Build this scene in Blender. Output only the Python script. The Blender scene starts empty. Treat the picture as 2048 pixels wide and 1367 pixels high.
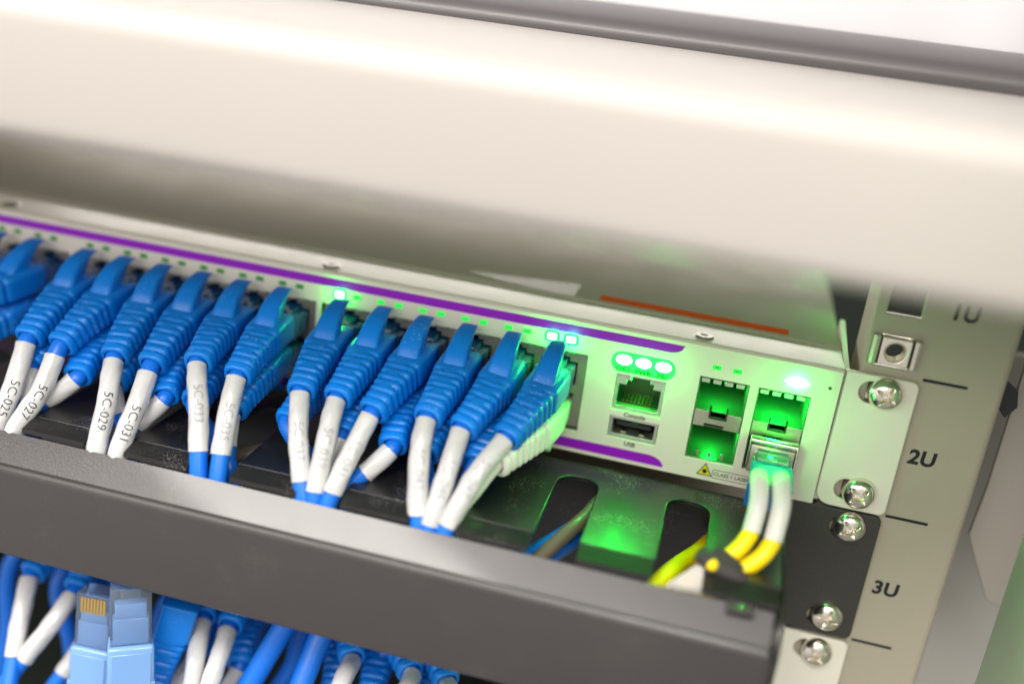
import bpy, bmesh, math, random
from mathutils import Vector, Matrix
random.seed(7)
S = 0.001                       # everything below is written in millimetres
C = bpy.context.scene.collection
SC = bpy.context.scene
PI = math.pi

# ------------------------------------------------------------------ camera
cam = bpy.data.cameras.new("camera"); camo = bpy.data.objects.new("camera", cam); C.objects.link(camo)
R3 = Matrix(((0.9645, 0.2343, 0.1219), (0.1910, -0.2999, -0.9347), (-0.1825, 0.9247, -0.3340)))
right = Vector(R3[0]).normalized(); fwd = Vector(R3[2]).normalized()
right = (right - fwd * right.dot(fwd)).normalized(); up = right.cross(fwd)
CAM = Vector((-40.3075, -296.2842, 138.9681))
m = Matrix.Identity(4)
for i in range(3):
    m[i][0] = right[i]; m[i][1] = up[i]; m[i][2] = -fwd[i]; m[i][3] = CAM[i] * S
camo.matrix_world = m
cam.sensor_width = 36; cam.lens = 2055.585 / 2048 * 36
cam.clip_start = 0.005; cam.clip_end = 60
cam.dof.use_dof = True; cam.dof.focus_distance = 0.306; cam.dof.aperture_fstop = 2.5
cam.dof.aperture_blades = 0
SC.camera = camo

# ------------------------------------------------------------------ world and light
w = bpy.data.worlds.new("World"); SC.world = w; w.use_nodes = True
nt = w.node_tree; bg = nt.nodes['Background']
# soft room light: brightest overhead and to the left, dim towards the floor
tc = nt.nodes.new('ShaderNodeTexCoord'); sp = nt.nodes.new('ShaderNodeSeparateXYZ'); nt.links.new(tc.outputs['Generated'], sp.inputs[0])
m1 = nt.nodes.new('ShaderNodeMath'); m1.operation = 'MULTIPLY_ADD'; m1.inputs[1].default_value = -0.35; nt.links.new(sp.outputs[0], m1.inputs[0]); nt.links.new(sp.outputs[2], m1.inputs[2])
mr = nt.nodes.new('ShaderNodeMapRange'); mr.inputs[1].default_value = -0.8; mr.inputs[2].default_value = 1.0; mr.inputs[3].default_value = 0.28; mr.inputs[4].default_value = 1.25
nt.links.new(m1.outputs[0], mr.inputs[0]); nt.links.new(mr.outputs[0], bg.inputs[1]); bg.inputs[0].default_value = (1.0, 0.94, 0.90, 1)
def area(name, loc, target, sx, sy, power, col):
    l = bpy.data.lights.new(name, 'AREA'); l.shape = 'RECTANGLE'; l.size = sx * S; l.size_y = sy * S; l.energy = power; l.color = col
    o = bpy.data.objects.new(name, l); C.objects.link(o); o.location = Vector(loc) * S
    o.rotation_euler = (Vector(target) - Vector(loc)).to_track_quat('-Z', 'Y').to_euler(); return o
area('ceiling_tube_light', (-450, -560, 850), (-120, -40, 0), 1300, 160, 16.0, (1.0, 0.96, 0.91))
area('aisle_tube_light', (-380, -900, 480), (-120, 0, 30), 900, 260, 3.0, (1.0, 0.95, 0.89))
area('side_tube_light', (420, -700, 620), (-20, 0, 0), 260, 700, 3.6, (1.0, 0.95, 0.88))
area('added_rear_fill', (-190, 280, 96), (-190, 0, 50), 560, 36, 1.15, (1.0, 0.94, 0.86))  # added fill lamp, brightens the switch top and case underside
SC.view_settings.view_transform = 'Standard'; SC.view_settings.look = 'None'
SC.view_settings.exposure = 0.20; SC.view_settings.gamma = 1
SC.render.engine = 'CYCLES'

# ------------------------------------------------------------------ materials
def mat(name, col, rough=0.5, metal=0.0, bump=0.0, bscale=400, var=0.0, vscale=60, emit=None, estr=0, spec=0.5, trans=0.0, alpha=1.0, coat=0.0, ior=1.45, sss=0.0, speck=None, rnd=0):
    mt = bpy.data.materials.new(name); mt.use_nodes = True; n = mt.node_tree; b = n.nodes['Principled BSDF']
    b.inputs['Base Color'].default_value = (*col, 1); b.inputs['Roughness'].default_value = rough; b.inputs['Metallic'].default_value = metal
    b.inputs['Specular IOR Level'].default_value = spec; b.inputs['Transmission Weight'].default_value = trans; b.inputs['Alpha'].default_value = alpha
    b.inputs['Coat Weight'].default_value = coat; b.inputs['Coat Roughness'].default_value = 0.22 if name.startswith('black') else 0.05; b.inputs['IOR'].default_value = ior
    if sss: b.inputs['Subsurface Weight'].default_value = sss; b.inputs['Subsurface Scale'].default_value = 0.002
    if emit: b.inputs['Emission Color'].default_value = (*emit, 1); b.inputs['Emission Strength'].default_value = estr
    tc = n.nodes.new('ShaderNodeTexCoord')
    if bump:
        t = n.nodes.new('ShaderNodeTexNoise'); t.inputs['Scale'].default_value = bscale; t.inputs['Detail'].default_value = 4
        n.links.new(tc.outputs['Object'], t.inputs['Vector'])
        bp = n.nodes.new('ShaderNodeBump'); bp.inputs['Strength'].default_value = bump; bp.inputs['Distance'].default_value = 0.0002
        n.links.new(t.outputs['Fac'], bp.inputs['Height']); n.links.new(bp.outputs['Normal'], b.inputs['Normal'])
    last = None
    if var:
        t = n.nodes.new('ShaderNodeTexNoise'); t.inputs['Scale'].default_value = vscale; t.inputs['Detail'].default_value = 5
        n.links.new(tc.outputs['Object'], t.inputs['Vector'])
        mx = n.nodes.new('ShaderNodeMix'); mx.data_type = 'RGBA'
        mx.inputs[6].default_value = (*[c * (1 - var) for c in col], 1); mx.inputs[7].default_value = (*[min(1, c * (1 + var)) for c in col], 1)
        n.links.new(t.outputs['Fac'], mx.inputs[0]); n.links.new(mx.outputs[2], b.inputs['Base Color']); last = mx.outputs[2]
        mr = n.nodes.new('ShaderNodeMapRange'); mr.inputs[3].default_value = rough * 0.8; mr.inputs[4].default_value = min(1, rough * 1.25)
        n.links.new(t.outputs['Fac'], mr.inputs[0]); n.links.new(mr.outputs[0], b.inputs['Roughness'])
    if rnd:        # every piece a little different
        oi = n.nodes.new('ShaderNodeObjectInfo'); hs = n.nodes.new('ShaderNodeHueSaturation')
        r1 = n.nodes.new('ShaderNodeMapRange'); r1.inputs[3].default_value = 1 - rnd; r1.inputs[4].default_value = 1 + rnd
        n.links.new(oi.outputs['Random'], r1.inputs[0]); n.links.new(r1.outputs[0], hs.inputs['Value']); hs.inputs['Color'].default_value = (*col, 1)
        if last: n.links.new(last, hs.inputs['Color'])
        n.links.new(hs.outputs[0], b.inputs['Base Color']); last = hs.outputs[0]
        va = n.nodes.new('ShaderNodeVectorMath'); va.operation = 'SCALE'; va.inputs[0].default_value = (1, 1, 1); n.links.new(oi.outputs['Random'], va.inputs['Scale']); rvec = va
    if speck:      # dust: small pale grains
        v = n.nodes.new('ShaderNodeTexVoronoi'); v.inputs['Scale'].default_value = speck[1]; v.inputs['Randomness'].default_value = 1
        vv = tc.outputs['Object']
        if rnd:
            ad = n.nodes.new('ShaderNodeVectorMath'); ad.operation = 'ADD'; n.links.new(vv, ad.inputs[0]); n.links.new(rvec.outputs[0], ad.inputs[1]); vv = ad.outputs[0]
        n.links.new(vv, v.inputs['Vector'])
        t2 = n.nodes.new('ShaderNodeTexNoise'); t2.inputs['Scale'].default_value = 70; n.links.new(vv, t2.inputs['Vector'])
        th = n.nodes.new('ShaderNodeMapRange'); th.inputs[1].default_value = 0.42; th.inputs[2].default_value = 0.75; th.inputs[3].default_value = 0.0; th.inputs[4].default_value = 0.30
        n.links.new(t2.outputs['Fac'], th.inputs[0])
        lt = n.nodes.new('ShaderNodeMath'); lt.operation = 'LESS_THAN'; n.links.new(v.outputs['Distance'], lt.inputs[0]); n.links.new(th.outputs[0], lt.inputs[1])
        ml = n.nodes.new('ShaderNodeMath'); ml.operation = 'MULTIPLY'; ml.inputs[1].default_value = speck[2]; n.links.new(lt.outputs[0], ml.inputs[0])
        mx2 = n.nodes.new('ShaderNodeMix'); mx2.data_type = 'RGBA'; n.links.new(ml.outputs[0], mx2.inputs[0])
        mx2.inputs[6].default_value = (*col, 1); mx2.inputs[7].default_value = (*speck[0], 1)
        if last: n.links.new(last, mx2.inputs[6])
        n.links.new(mx2.outputs[2], b.inputs['Base Color'])
    return mt
M = {}
M['white'] = mat('white_powder_coat', (0.80, 0.75, 0.655), 0.42, bump=0.12, bscale=1500, var=0.03)
M['ear'] = mat('ivory_ear_paint', (0.84, 0.80, 0.70), 0.38, bump=0.10, bscale=1500, var=0.02)
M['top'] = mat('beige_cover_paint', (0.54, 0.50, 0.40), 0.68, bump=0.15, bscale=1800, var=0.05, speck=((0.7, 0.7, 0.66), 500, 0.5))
M['case'] = mat('cream_case_paint', (0.385, 0.36, 0.335), 0.33, bump=0.05, bscale=800, var=0.03, vscale=12)
M['casetop'] = M['case']
M['rail'] = mat('putty_rail_paint', (0.44, 0.395, 0.315), 0.40, bump=0.12, bscale=1300, var=0.04)
M['black'] = mat('black_powder_coat', (0.008, 0.0075, 0.007), 0.42, coat=0.5, bump=0.4, bscale=1500, speck=((0.5, 0.46, 0.42), 2000, 0.9))
M['blackear'] = mat('black_ear_texture', (0.050, 0.046, 0.044), 0.48, bump=1.0, bscale=900, var=0.1)
M['lip'] = mat('grey_black_cover_paint', (0.046, 0.041, 0.041), 0.34, bump=0.25, bscale=1500, var=0.04, coat=0.3, speck=((0.35, 0.32, 0.28), 2600, 0.25))
M['purple'] = mat('purple_ink', (0.32, 0.003, 0.60), 0.38)
M['boot'] = mat('blue_pvc_boot', (0.003, 0.195, 0.70), 0.31, bump=0.06, bscale=2500, var=0.05, sss=0.0, speck=((0.55, 0.65, 0.8), 900, 0.35), rnd=0.10)
M['jacket'] = mat('blue_cable_jacket', (0.006, 0.15, 0.66), 0.30, bump=0.05, bscale=900)
M['plug'] = mat('translucent_blue_plug', (0.02, 0.13, 0.45), 0.12, coat=0.6, trans=0.25)
M['clear'] = mat('clear_plug', (0.72, 0.86, 1.0), 0.06, trans=0.92, coat=0.3, ior=1.35)
M['paleblue'] = mat('pale_blue_boot', (0.26, 0.50, 0.90), 0.22, var=0.03, trans=0.35, coat=0.4)
M['paleplug'] = mat('ivory_plug', (0.74, 0.76, 0.66), 0.35, bump=0.05)
M['gold'] = mat('gold_contact', (0.95, 0.62, 0.18), 0.25, metal=1)
M['label'] = mat('white_wrap_label', (0.55, 0.55, 0.55), 0.26, bump=0.5, bscale=170, var=0.03, vscale=150, coat=0.5, rnd=0.06)
M['ink'] = mat('black_ink', (0.012, 0.012, 0.02), 0.5)
M['textgrey'] = mat('dark_grey_print', (0.05, 0.055, 0.045), 0.5)
M['steel'] = mat('nickel_steel', (0.86, 0.80, 0.72), 0.17, metal=1, bump=0.15, bscale=700)
M['zinc'] = mat('zinc_steel', (0.62, 0.60, 0.50), 0.33, metal=1, bump=0.2, bscale=500, var=0.06)
M['cagein'] = mat('shaded_cage_steel', (0.16, 0.17, 0.15), 0.35, metal=0.6)  # cage steel coloured darker for the shade inside the cages
M['halo'] = mat('green_halo_glow', (0.05, 0.5, 0.1), 0.3, emit=(0.0, 1, 0.06), estr=1.15)  # emissive halo, imitates the bloom around lit LEDs
M['inkfaded'] = mat('faded_ink', (0.30, 0.29, 0.32), 0.4)
M['greentext'] = mat('print_over_light', (0.0, 0.010, 0.002), 1.0, spec=0.0)
M['cage'] = mat('sheet_steel_cage', (0.60, 0.60, 0.54), 0.38, metal=0.85)
M['darkjack'] = mat('dark_jack_plastic', (0.025, 0.025, 0.028), 0.4)
M['jack'] = mat('grey_jack_metal', (0.34, 0.31, 0.27), 0.42, metal=0.6, var=0.1, vscale=250)
M['ledoff'] = mat('unlit_led_window', (0.02, 0.22, 0.05), 0.3, emit=(0.0, 1, 0.08), estr=0.05)  # weak emission imitates light leaking into an unlit lens
M['leddim'] = mat('leak_glow_led', (0.02, 0.5, 0.08), 0.3, emit=(0.0, 1, 0.06), estr=0.55)  # inactive LED too, stronger emission for leaking light
M['ledon'] = mat('lit_green_led', (0.6, 1, 0.7), 0.3, emit=(0.05, 1, 0.10), estr=40)
M['ledbig'] = mat('lit_status_led', (0.6, 1, 0.7), 0.3, emit=(0.05, 1, 0.10), estr=190)
M['orange'] = mat('orange_sticker', (0.72, 0.11, 0.02), 0.8, spec=0.0)
M['film'] = mat('translucent_film', (0.75, 0.73, 0.68), 0.5, alpha=0.30)
M['yellow'] = mat('yellow_fibre_jacket', (0.90, 0.66, 0.0), 0.38, bump=0.05)
M['yellowsign'] = mat('yellow_sign_ink', (0.85, 0.68, 0.02), 0.4)
M['lcblue'] = mat('blue_lc_clip', (0.01, 0.14, 0.42), 0.3)
M['fibreboot'] = mat('white_fibre_boot', (0.66, 0.66, 0.61), 0.42)
M['tagwhite'] = mat('off_white_tag', (0.46, 0.43, 0.38), 0.5)
M['velcro'] = mat('black_velcro', (0.045, 0.04, 0.04), 0.8, bump=1, bscale=1500)
M['darkdev'] = mat('dark_grey_device', (0.075, 0.068, 0.070), 0.35, bump=0.1)
M['panelwhite'] = mat('white_panel', (0.55, 0.54, 0.56), 0.5)
M['sidepanel'] = mat('pale_side_panel', (0.34, 0.42, 0.30), 0.25, coat=0.3, var=0.1, vscale=9)  # green cast of LED light put into the base colour
M['tan'] = mat('tan_cable_jacket', (0.11, 0.09, 0.065), 0.4)
M['flange'] = mat('grey_brown_flange', (0.34, 0.32, 0.275), 0.5)
M['palepanel'] = mat('pale_lower_panel', (0.42, 0.42, 0.38), 0.5)
M['interior'] = mat('dark_interior', (0.028, 0.036, 0.028), 0.7)
M['red'] = mat('red_stripe', (0.45, 0.02, 0.02), 0.5)

# ------------------------------------------------------------------ helpers
def link(name, me, material=None, parent=None, smooth=None):
    o = bpy.data.objects.new(name, me); C.objects.link(o)
    if material: me.materials.clear(); me.materials.append(material)
    if smooth is not None:
        for p in me.polygons: p.use_smooth = smooth
    if parent: o.parent = parent
    return o
def thing(name, label, cat, loc=(0, 0, 0), group=None):
    o = bpy.data.objects.new(name, None); C.objects.link(o); o.location = Vector(loc) * S; o.empty_display_size = 0.01
    o['label'] = label; o['category'] = cat
    if group: o['group'] = group
    return o
def tag(o, label, cat, group=None):
    o['label'] = label; o['category'] = cat
    if group: o['group'] = group
    return o
def from_bm(name, bm, material, parent=None, smooth=False, off=(0, 0, 0)):
    ov = Vector(off)
    for v in bm.verts: v.co = (v.co - ov) * S
    me = bpy.data.meshes.new(name); bm.to_mesh(me); bm.free()
    return link(name, me, material, parent, smooth)
def autosmooth(o, ang=35):
    me = o.data; 
    for p in me.polygons: p.use_smooth = True
    me.set_sharp_from_angle(angle=math.radians(ang))
    return o
def bmbox(bm, x0, x1, y0, y1, z0, z1, bev=0.0, seg=2):
    r = bmesh.ops.create_cube(bm, size=1.0); vs = r['verts']
    for v in vs:
        v.co = Vector(((x0 + x1) / 2 + v.co.x * (x1 - x0), (y0 + y1) / 2 + v.co.y * (y1 - y0), (z0 + z1) / 2 + v.co.z * (z1 - z0)))
    if bev:
        es = list({e for v in vs for e in v.link_edges})
        bmesh.ops.bevel(bm, geom=es, offset=bev, segments=seg, affect='EDGES', profile=0.5)
def box(name, x0, x1, y0, y1, z0, z1, material, parent=None, bev=0.0, seg=2, off=(0, 0, 0)):
    bm = bmesh.new(); bmbox(bm, x0, x1, y0, y1, z0, z1, bev, seg)
    o = from_bm(name, bm, material, parent, False, off)
    if bev: autosmooth(o, 40)
    return o
def boxes(name, lst, material, parent=None, off=(0, 0, 0)):
    bm = bmesh.new()
    for b in lst: bmbox(bm, *b)
    o = from_bm(name, bm, material, parent, False, off)
    if any(len(b) > 6 and b[6] for b in lst): autosmooth(o, 40)
    return o
def rrect(x0, x1, z0, z1, r=0.0, n=6):
    if isinstance(r, (int, float)): r = [r] * 4
    pts = []
    for (cx, cz, a0, rr) in ((x1 - r[0], z1 - r[0], 0, r[0]), (x0 + r[1], z1 - r[1], 90, r[1]), (x0 + r[2], z0 + r[2], 180, r[2]), (x1 - r[3], z0 + r[3], 270, r[3])):
        if rr <= 0: pts.append((cx, cz)); continue
        for k in range(n + 1):
            a = math.radians(a0 + 90 * k / n); pts.append((cx + rr * math.cos(a), cz + rr * math.sin(a)))
    return pts
def ell(cx, cz, rx, rz, n=28): return [(cx + rx * math.cos(2 * PI * k / n), cz + rz * math.sin(2 * PI * k / n)) for k in range(n)]
def eval_mesh(o):
    bpy.context.view_layer.update()
    dg = bpy.context.evaluated_depsgraph_get(); me = bpy.data.meshes.new_from_object(o.evaluated_get(dg)); return me
def plate(name, loops, front, thick, material, parent=None, bevel=0.0, axis='XZ', off=(0, 0, 0)):
    """flat sheet from outlines with holes.  XZ: faces -Y, its front at y=front; XY: faces +Z, its top at z=front;
    YZ: faces -X, its front at x=front (loops given as (y, z))"""
    cu = bpy.data.curves.new(name, 'CURVE'); cu.dimensions = '2D'; cu.fill_mode = 'BOTH'
    for lp in loops:
        sp = cu.splines.new('POLY'); sp.points.add(len(lp) - 1)
        for p, q in zip(sp.points, lp): p.co = (q[0], q[1], 0, 1)
        sp.use_cyclic_u = True
    cu.extrude = max(thick / 2 - bevel, 0.0); cu.bevel_depth = bevel; cu.bevel_resolution = 2; cu.offset = -bevel
    o = bpy.data.objects.new(name, cu); C.objects.link(o)
    me = eval_mesh(o); bpy.data.objects.remove(o)
    h = thick / 2
    ov = Vector(off)
    for v in me.vertices:
        x, y, z = v.co
        if axis == 'XZ': c = Vector((x, front + h - z, y))
        elif axis == 'XY': c = Vector((x, y, front - h + z))
        else: c = Vector((front + h - z, -x, y)); c.y = x
        v.co = (c - ov) * S
    me.name = name
    o = link(name, me, material, parent)
    if bevel: autosmooth(o, 50)
    return o
def text_mesh(body, size, bold=0.0, space=1.0, sx=1.0):
    cu = bpy.data.curves.new('lettering', 'FONT'); cu.body = body; cu.size = size; cu.offset = bold; cu.space_character = space
    cu.align_x = 'CENTER'; cu.align_y = 'CENTER'; cu.resolution_u = 4
    o = bpy.data.objects.new('lettering', cu); C.objects.link(o); me = eval_mesh(o); bpy.data.objects.remove(o)
    for v in me.vertices: v.co.x *= sx
    return me
def text(body, x, z, y, size, material, parent, bold=0.0, rot=0.0, space=1.0, sx=1.0, name='lettering', italic=0.0):
    me = text_mesh(body, size, bold, space, sx)
    c, s = math.cos(rot), math.sin(rot)
    for v in me.vertices:
        a, b = v.co.x, v.co.y; a += italic * b
        v.co = Vector((x + a * c - b * s, y, z + a * s + b * c)) * S
    return link(name, me, material, parent)
def catmull(pts, step=0.8):
    P = [Vector(p) for p in pts]; P = [P[0] * 2 - P[1]] + P + [P[-1] * 2 - P[-2]]; out = []
    for i in range(1, len(P) - 2):
        a, b, c, d = P[i - 1:i + 3]; n = max(2, int((c - b).length / step))
        for k in range(n):
            t = k / n
            out.append(0.5 * ((2 * b) + (c - a) * t + (2 * a - 5 * b + 4 * c - d) * t * t + (-a + 3 * b - 3 * c + d) * t ** 3))
    out.append(P[-2]); return out
def frames(path, n0=None):
    T = [(path[min(i + 1, len(path) - 1)] - path[max(i - 1, 0)]).normalized() for i in range(len(path))]
    n = n0 or (Vector((1, 0, 0)) if abs(T[0].x) < 0.9 else Vector((0, 0, 1)))
    n = (n - T[0] * n.dot(T[0])).normalized(); F = []
    for t in T:
        n = (n - t * n.dot(t)).normalized(); F.append((t, n.copy(), t.cross(n)))
    return F
def tube(name, path, r, material, parent=None, N=20, cap=True, rf=None, n0=None, rfa=None):
    F = frames(path, n0); bm = bmesh.new(); rings = []
    for i, (p, (t, n, b)) in enumerate(zip(path, F)):
        rr = rf(i / (len(path) - 1)) if rf else r; ring = []
        for k in range(N):
            a = 2 * PI * k / N; q = rr * (rfa(i, a) if rfa else 1)
            ring.append(bm.verts.new(p + (n * math.cos(a) + b * math.sin(a)) * q))
        rings.append(ring)
    for A, B in zip(rings, rings[1:]):
        for k in range(N): bm.faces.new((A[k], A[(k + 1) % N], B[(k + 1) % N], B[k]))
    if cap: bm.faces.new(rings[0][::-1]); bm.faces.new(rings[-1])
    o = from_bm(name, bm, material, parent, True); o.data.set_sharp_from_angle(angle=math.radians(50)); return o
def sub(path, a, b):     # stretch of a path by arc length
    out = []; s = 0
    for i, p in enumerate(path):
        if i: s += (p - path[i - 1]).length
        if a <= s <= b: out.append(p)
    return out
def glow(name, loc, power, rad=1.0, parent=None, col=(0.0, 1.0, 0.05)):
    l = bpy.data.lights.new(name, 'POINT'); l.energy = power; l.color = col; l.shadow_soft_size = rad * S
    o = bpy.data.objects.new(name, l); C.objects.link(o); o.location = Vector(loc) * S
    if parent: o.parent = parent
    return o

# ================================================================== large structure
# rack rail with square holes
holes = [rrect(7.6, 17.2, z - 4.75, z + 4.75, 0.3) for z in
         [6.35 + 44.45 * k + d for k in range(-3, 2) for d in (0, 15.875, 31.75)]]
rail = thing('rack_rail', 'putty beige vertical rack post printed 1U, 2U and 3U', 'rack post', (24, 2, -100))
plate('rail_face', [rrect(4.6, 42.6, -175, 112, 0)] + holes, 2.0, 2.0, M['rail'], rail, 0.35, off=(24, 2, -100))
bm = bmesh.new()     # rounded turn-back of the outer edge, then the flange going back
prof = [(42.2, 2.0)] + [(42.2 + 2.2 * math.sin(a), 4.2 - 2.2 * math.cos(a)) for a in [PI / 2 * k / 8 for k in range(9)]] + [(44.4, 70), (43.4, 70), (43.4, 4.5), (42.2, 4.0)]
lo = [bm.verts.new((x, y, -175)) for x, y in prof]; hi = [bm.verts.new((x, y, 112)) for x, y in prof]
for k in range(len(prof)): bm.faces.new((lo[k], lo[(k + 1) % len(prof)], hi[(k + 1) % len(prof)], hi[k]))
o = from_bm('outer_flange', bm, M['rail'], rail, True, (24, 2, -100)); o.data.set_sharp_from_angle(angle=math.radians(30))
box('inner_flange', 4.6, 5.8, 4.02, 24, -175, 112, M['rail'], rail, off=(24, 2, -100))
def rtext(body, x, z, size):
    t = text(body, x, z, 1.9, size, M['ink'], rail, bold=0.036 * size, space=1.05, name='unit_number', sx=1.0, italic=0.06)
    t.location = Vector((-24, -2, 100)) * S
rtext('1U', 28.3, 65.4, 6.3); rtext('2U', 27.6, 20.2, 6.3); rtext('3U', 27.7, -24.7, 6.3); rtext('4U', 28.0, -69, 6.3)
for z in (44.3, -0.15, -44.6, -89):
    box('tick_mark', 21.9, 34.2, 1.88, 1.96, z - 0.45, z + 0.45, M['ink'], rail, off=(24, 2, -100))

# enclosure right of the rail
fl = plate('side_flange', [[(53, 200), (90, 200), (90, -40), (62, -30), (55.8, -17.8), (51.4, -9.0), (52.4, 8)]], 20, 2.0, M['flange'], None, 0.3)
tag(fl, 'brown grey metal flange right behind the outer edge of the rack post', 'flange')
box('pale_back_panel', 40, 260, 62, 66, -260, 40, M['palepanel'])
tag(bpy.data.objects['pale_back_panel'], 'pale grey panel low behind the right edge of the rack post', 'panel')
tag(plate('black_bracket', [[(46.8, 45), (51.5, 42), (52.6, 37), (50.0, 33), (47.2, 36)]], 15.5, 2.5, M['darkjack'], None, 0.3),
    'small black pentagonal bracket beside the rack post above 2U', 'bracket')
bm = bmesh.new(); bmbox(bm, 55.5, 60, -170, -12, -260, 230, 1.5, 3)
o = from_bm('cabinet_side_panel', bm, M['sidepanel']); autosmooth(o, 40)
tag(o, 'blurred pale grey cabinet side panel with green light in its colour, at the right edge', 'side panel')
# dark inside of the cabinet
bm = bmesh.new(); bmbox(bm, -520, 420, -20, 520, -320, 420)
for f in [f for f in bm.faces if abs(f.calc_center_median().y + 20) < 1]: bm.faces.remove(f)
o = from_bm('cabinet_interior', bm, M['interior']); o['kind'] = 'structure'

# ------------------------------------------------------------------ network switch
LEDX = [-156.2 + 13.97 * k for k in range(6)]
PORTC = [[-153.2 + 13.97 * k for k in range(6)], [-242.85 + 13.97 * k for k in range(6)], [-332.5 + 13.97 * k for k in range(6)]]
BLK = [(-162.2, -74.3), (-251.9, -164.0), (-341.5, -253.7)]
ZT, ZB = 25.4, 14.4
def jack_hole(cx, top):
    # stepped RJ45 mouth, the latch notch away from the middle of the block
    s = 1 if top else -1; zc = 20.05 + s * 6.1
    def P(x, z): return (cx + x, zc + s * z)
    return [P(-5.9, -4.6), P(5.9, -4.6), P(5.9, 2.9), P(3.3, 2.9), P(3.3, 4.3), P(1.6, 4.3), P(1.6, 5.3), P(-1.6, 5.3), P(-1.6, 4.3), P(-3.3, 4.3), P(-3.3, 2.9), P(-5.9, 2.9)]
def make_switch(label, lit):
    sw = thing('network_switch', label, 'network switch', (-220, 100, 0), 'white network switches in the rack')
    O = (-220, 100, 0); K = dict(parent=sw, off=O)
    # faceplate with every opening cut through
    sfp = [(-40.1, -25.3), (-22.7, -7.4)]
    con = [(-64.9, 17.3), (-49.7, 17.3), (-49.7, 26.2), (-49.7, 29.1), (-64.9, 29.1)]
    loops = [rrect(-440, 0, 0, 43.0, 0.5)] + [rrect(a, b, 7.3, 32.8, 0.3) for a, b in BLK] + [rrect(a, b, 6.6, 33.4, 0.2) for a, b in sfp] + \
            [con, rrect(-64.8, -49.6, 8.0, 15.1, 0.2)]
    plate('faceplate', loops, -1.0, 1.2, M['white'], sw, 0.22, off=O)
    # chassis: folded front-top edge, the cover lying on it, side and bottom
    bm = bmesh.new(); r = 1.6
    prof = [(-1.0, 42.6)] + [(-1 + r - r * math.cos(a), 42.1 + r * math.sin(a)) for a in [PI / 2 * k / 8 for k in range(1, 9)]] + [(19, 43.7), (19, 42.9), (0.3, 42.9), (0.3, 42.6)]
    A = [bm.verts.new((-440, y, z)) for y, z in prof]; B = [bm.verts.new((0, y, z)) for y, z in prof]
    for k in range(len(prof)): bm.faces.new((A[k], A[(k + 1) % len(prof)], B[(k + 1) % len(prof)], B[k]))
    bm.faces.new(A[::-1]); bm.faces.new(B)
    o = from_bm('front_fold', bm, M['white'], sw, True, O); o.data.set_sharp_from_angle(angle=math.radians(35))
    boxes('chassis', [(-440, 0, 0.25, 1.0, 0, 0.6), (-440, 0, 1.0, 300, 0, 1.0), (-0.9, 0, 1.0, 300, 1.0, 42.8), (-440, -439.1, 1.0, 300, 1.0, 42.8), (-440, 0, 299, 300, 1.0, 42.8)], M['top'], **K)
    box('top_cover', -439.6, 0.0, 18.6, 300, 43.0, 44.5, M['top'], sw, 0.3, off=O)
    for x in (-41.3, -162.1, -280.6):
        bm = bmesh.new(); prof = [(0, 0.5), (1.3, 0.5), (1.5, 0.62), (2.9, 0.62), (3.3, 0.35), (3.5, 0.0)]
        rings = [[bm.verts.new((x + 0.85 * q * math.cos(2 * PI * k / 24), 5.2 + 0.85 * q * math.sin(2 * PI * k / 24), 43.7 + h)) for k in range(24)] for q, h in prof[1:]]
        for a_, b_ in zip(rings, rings[1:]):
            for k in range(24): bm.faces.new((a_[k], a_[(k + 1) % 24], b_[(k + 1) % 24], b_[k]))
        bm.faces.new(rings[0])
        cs = from_bm('cover_screw', bm, M['jack'], sw, True, O); cs.data.set_sharp_from_angle(angle=math.radians(30))
        boxes('screw_recess_shade', [(x - 0.3, x + 0.3, 3.6, 6.8, 44.21, 44.25), (x - 1.6, x - 0.32, 4.9, 5.5, 44.21, 44.25), (x + 0.32, x + 1.6, 4.9, 5.5, 44.21, 44.25)], M['ink'], cs, off=O).location = (0, 0, 0)  # ink cross painted in for the shade in the driver recess
        bpy.data.objects[C.objects[-1].name]
        C.objects[-1].matrix_parent_inverse = Matrix.Identity(4)
    # stickers
    if lit:
        o = box('warning_strip', -76.2, -16.0, 20.6, 26.0, 44.52, 44.60, M['orange'], sw, off=O); o['label'] = 'orange red strip sticker on the top cover'
        o = plate('clear_tape', [[(-121.6, 25.2), (-84.5, 33.6), (-84.3, 19.0), (-97, 19.3), (-110, 21.5)]], 44.66, 0.08, M['film'], sw, axis='XY', off=O)
    # purple bands
    yb = -1.05
    def band(pts):
        bm = bmesh.new(); bm.faces.new([bm.verts.new((x, yb, z)) for x, z in pts]); return from_bm('purple_band', bm, M['purple'], sw, False, O)
    band([(-440, 38.8), (-440, 41.6)] + [(-46.0, 41.6)] + [(-46.0 - 0.5 - 4.2 * math.sin(a) * 0 - 4.4 * (1 - math.cos(a)), 41.0 - 2.2 * math.sin(a)) for a in [PI / 2 * k / 6 for k in range(7)]])
    band([(-440, 1.3), (-440, 4.6), (-51.5, 4.6)] + [(-51.5 + 5.4 * math.sin(a), 4.6 - 3.3 * (1 - math.cos(a))) for a in [PI / 2 * k / 8 for k in range(1, 9)]])
    # port blocks: metal front with stepped mouths, dark back
    for bi, (a, b) in enumerate(BLK):
        if bi == 2 and not lit: continue
        pb = plate('port_block', [rrect(a + 0.15, b - 0.15, 7.4, 32.7, 0)] + [jack_hole(cx, t) for cx in PORTC[bi] for t in (True, False)], 1.2, 2.0, M['jack'], sw, off=O)
        boxes('port_cavity', [(a, b, 16, 17, 7, 33)] + [(cx + 6.2, cx + 7.6, 3.3, 15.9, 7.5, 32.6) for cx in PORTC[bi]] + [(a, b, 3.3, 15.9, 19.7, 20.4)], M['darkjack'], pb, off=O).location = (0, 0, 0)
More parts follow.
